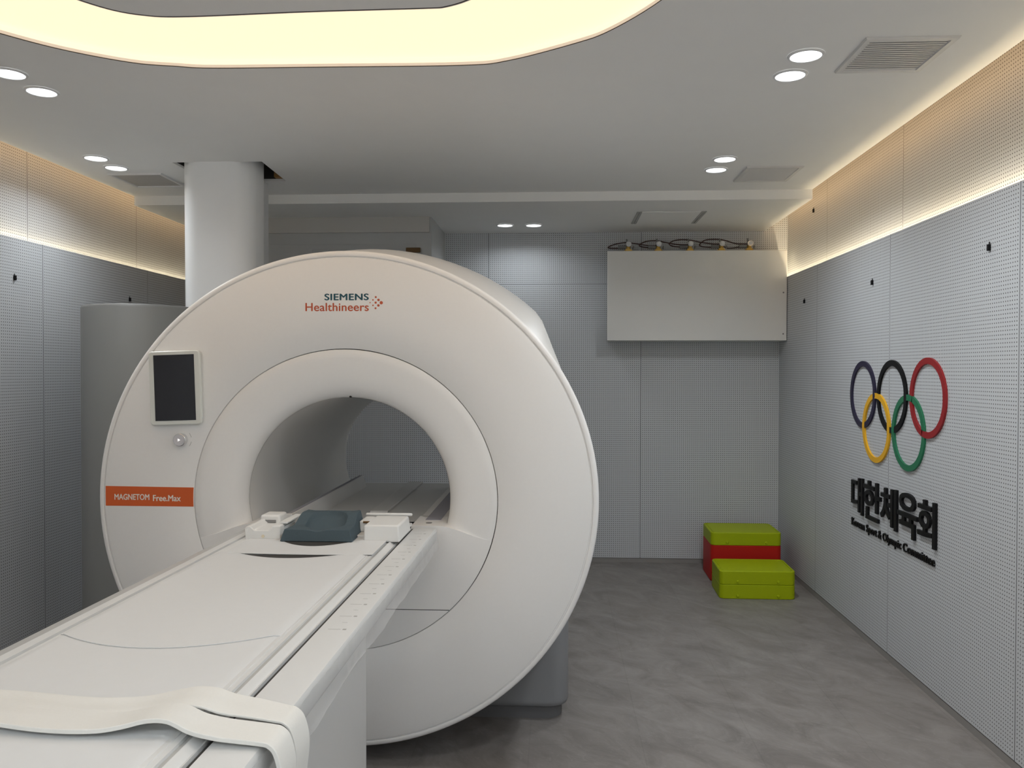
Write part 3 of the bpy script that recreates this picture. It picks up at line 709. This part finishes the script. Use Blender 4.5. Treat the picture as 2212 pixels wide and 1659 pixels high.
# ------------------------------------------------------------------ storage boxes in the corner
def storage(x0, x1, y0, y1, z0, z1, m, name, label, skew=0., knobs=(), knob_z=.022, lid=True):
    t = thing(name, label, 'box', ((x0+x1)/2, (y0+y1)/2, z0), 'stacked storage boxes')
    sk = lambda v: (v[0]+skew*(v[1]-y0), v[1], v[2])
    pts = rrect(x0, x1, y0, y1, .034, 8); mx, my = (x0+x1)/2, (y0+y1)/2
    k = lambda d, z: [(x+(d if x < mx else -d), y+(d if y < my else -d), z) for x, y in pts]
    if lid:
        rings = [k(.003, z0+.0005), k(0, z0+.004), k(0, z1-.006), k(.003, z1-.001), k(.008, z1), k(.013, z1-.0005), k(.0145, z1-.005), k(.019, z1-.005), k(.0205, z1-.0015), k(.034, z1-.001)]
    else:
        rings = [k(.003, z0+.0005), k(0, z0+.004), k(0, z1-.003), k(.003, z1)]
    MB().loft(rings, cap=True).xf(sk).build('shell', m, t, ang=22)
    for kx in knobs:
        b = MB(); b.cyl((kx, y0+.002, z0+knob_z), (kx, y0-.007, z0+knob_z), .0095, .0085, n=20)
        b.build('latch_knob', m, t, bevel=.002)
    return t
def side_knob(t, x, y, z, m):
    MB().cyl((x-.002, y, z), (x+.006, y, z), .0095, .0085, n=20).build('latch_knob', m, t, bevel=.002)
storage(1.112, 1.612, 5.95, 6.33, FLOOR, .2240, M_REDB, 'storage_box', 'red box on the floor in the back right corner, under a lime green box', .02, lid=False)
storage(1.112, 1.612, 5.95, 6.33, .2245, .3180, M_LIME, 'storage_box', 'lime green lidded box on top of the red box in the corner', .02, (1.227, 1.503))
g1 = storage(1.087, 1.583, 5.50, 5.86, FLOOR, .0580, M_LIME, 'storage_box', 'lime green box on the floor, bottom of the front stack', .03, (1.205, 1.470), .022, False)
g2 = storage(1.087, 1.583, 5.50, 5.86, .0585, .1510, M_LIME, 'storage_box', 'lime green lidded box on top of the front stack, before the red box', .03, (1.205, 1.470))
side_knob(g1, 1.586, 5.56, -.012, M_LIME); side_knob(g2, 1.586, 5.56, .085, M_LIME)

# ------------------------------------------------------------------ emblem and lettering on the right wall
XS = XR-.0100
def ring(y, z, m, name, label, gaps=()):
    n = 120; k = 1.0064; R1, R0 = .1887, .1590; y *= k; z = 1.472+(z-1.472)*k
    b = MB()
    rings = []
    for i in range(n):
        a = 2*math.pi*i/n; c, s = math.cos(a), math.sin(a)
        lift = 0.
        for ga, h in gaps:
            d = abs((math.degrees(a)-ga+180) % 360-180); lift += h*max(0, 1-d/14)
        x0, x1 = XR-.0005, XS-lift
        rings.append([(x0, y-R0*c, z+R0*s), (x1, y-R0*c, z+R0*s), (x1, y-R1*c, z+R1*s), (x0, y-R1*c, z+R1*s)])
    b.loft(rings+[rings[0]])
    bmesh.ops.remove_doubles(b.b, verts=b.b.verts, dist=1e-6)
    return tag(b.build(name, m, ang=40), label, 'sign ring', 'five interlaced rings on the right wall')
ring(4.707, 1.344, M_NAVY, 'emblem_ring', 'navy blue ring of the five-ring emblem on the right wall', ((0, .0012),))
ring(4.310, 1.344, M_BLACK, 'emblem_ring', 'black ring in the upper middle of the five-ring wall emblem', ((0, .0012),))
ring(3.902, 1.350, M_RED, 'emblem_ring', 'red ring of the five-ring emblem on the right wall', ((-90, .0012),))
ring(4.512, 1.170, M_YEL, 'emblem_ring', 'yellow ring of the five-ring emblem, lower left', ((90, .0012), (180, .0012), (0, .0012)))
ring(4.110, 1.173, M_GRN, 'emblem_ring', 'green ring of the five-ring emblem, lower right', ((180, .0012), (90, .0012)))
wall_place = lambda a, c, d: (XR-d-.0003, -a, c)
HAN = '대한체육회'
edges = [(4.888, 4.713), (4.702, 4.464), (4.462, 4.252), (4.242, 4.018), (4.012, 3.826)]
hl = thing('wall_lettering', 'row of large black Korean characters under the rings on the right wall', 'lettering', (XR, 4.335, .66))
zs = [(.660, .869), (.658, .871), (.660, .871), (.658, .875), (.660, .873)]
for ch, (ya, yb), (za, zb) in zip(HAN, edges, zs):
    text_mb(ch, -ya, -yb, za, zb, wall_place, .013, .012).build('character', M_BLACK, hl)
el = thing('wall_lettering', 'line of small black English letters below the Korean characters', 'lettering', (XR, 4.335, .575))
for wd_, ya, yb, za in (('Korean', 4.898, 4.700, .579), ('Sport', 4.672, 4.522, .567), ('&', 4.502, 4.462, .579), ('Olympic', 4.440, 4.210, .567), ('Committee', 4.185, 3.843, .579)):
    text_mb(wd_, -ya, -yb, za, .622, wall_place, .007, .008, 1.02).build('word', M_BLACK, el)

# ------------------------------------------------------------------ small black clips left on the perforated panels
def clip(x, y, z, s, label):
    b = MB(); b.box(x-.012 if s > 0 else x, x if s > 0 else x+.012, y-.006, y+.006, z-.014, z+.012)
    b.cyl((x-.005*s, y-.003, z+.010), (x-.005*s, y-.003, z+.022), .0022, n=10)
    tag(b.build('panel_clip', M_BLACK, bevel=.0015), label, 'clip', 'black clips on the wall panels')
clip(XR, 3.396, 1.970, 1, 'small black clip high on the right wall panel nearest the viewer')
clip(XR, 4.614, 1.961, 1, 'small black clip on the right wall above the navy ring')
clip(XR, 5.848, 1.962, 1, 'small black clip on the right wall close to the white wall cabinet')
clip(XRU, 5.850, 2.593, 1, 'tiny clip on the upper right wall just under the ceiling edge')
clip(XL, 4.277, 1.970, -1, 'small black clip high on the left wall panel')
clip(XL, 5.471, 1.957, -1, 'small black clip on the left wall above the grey housing')
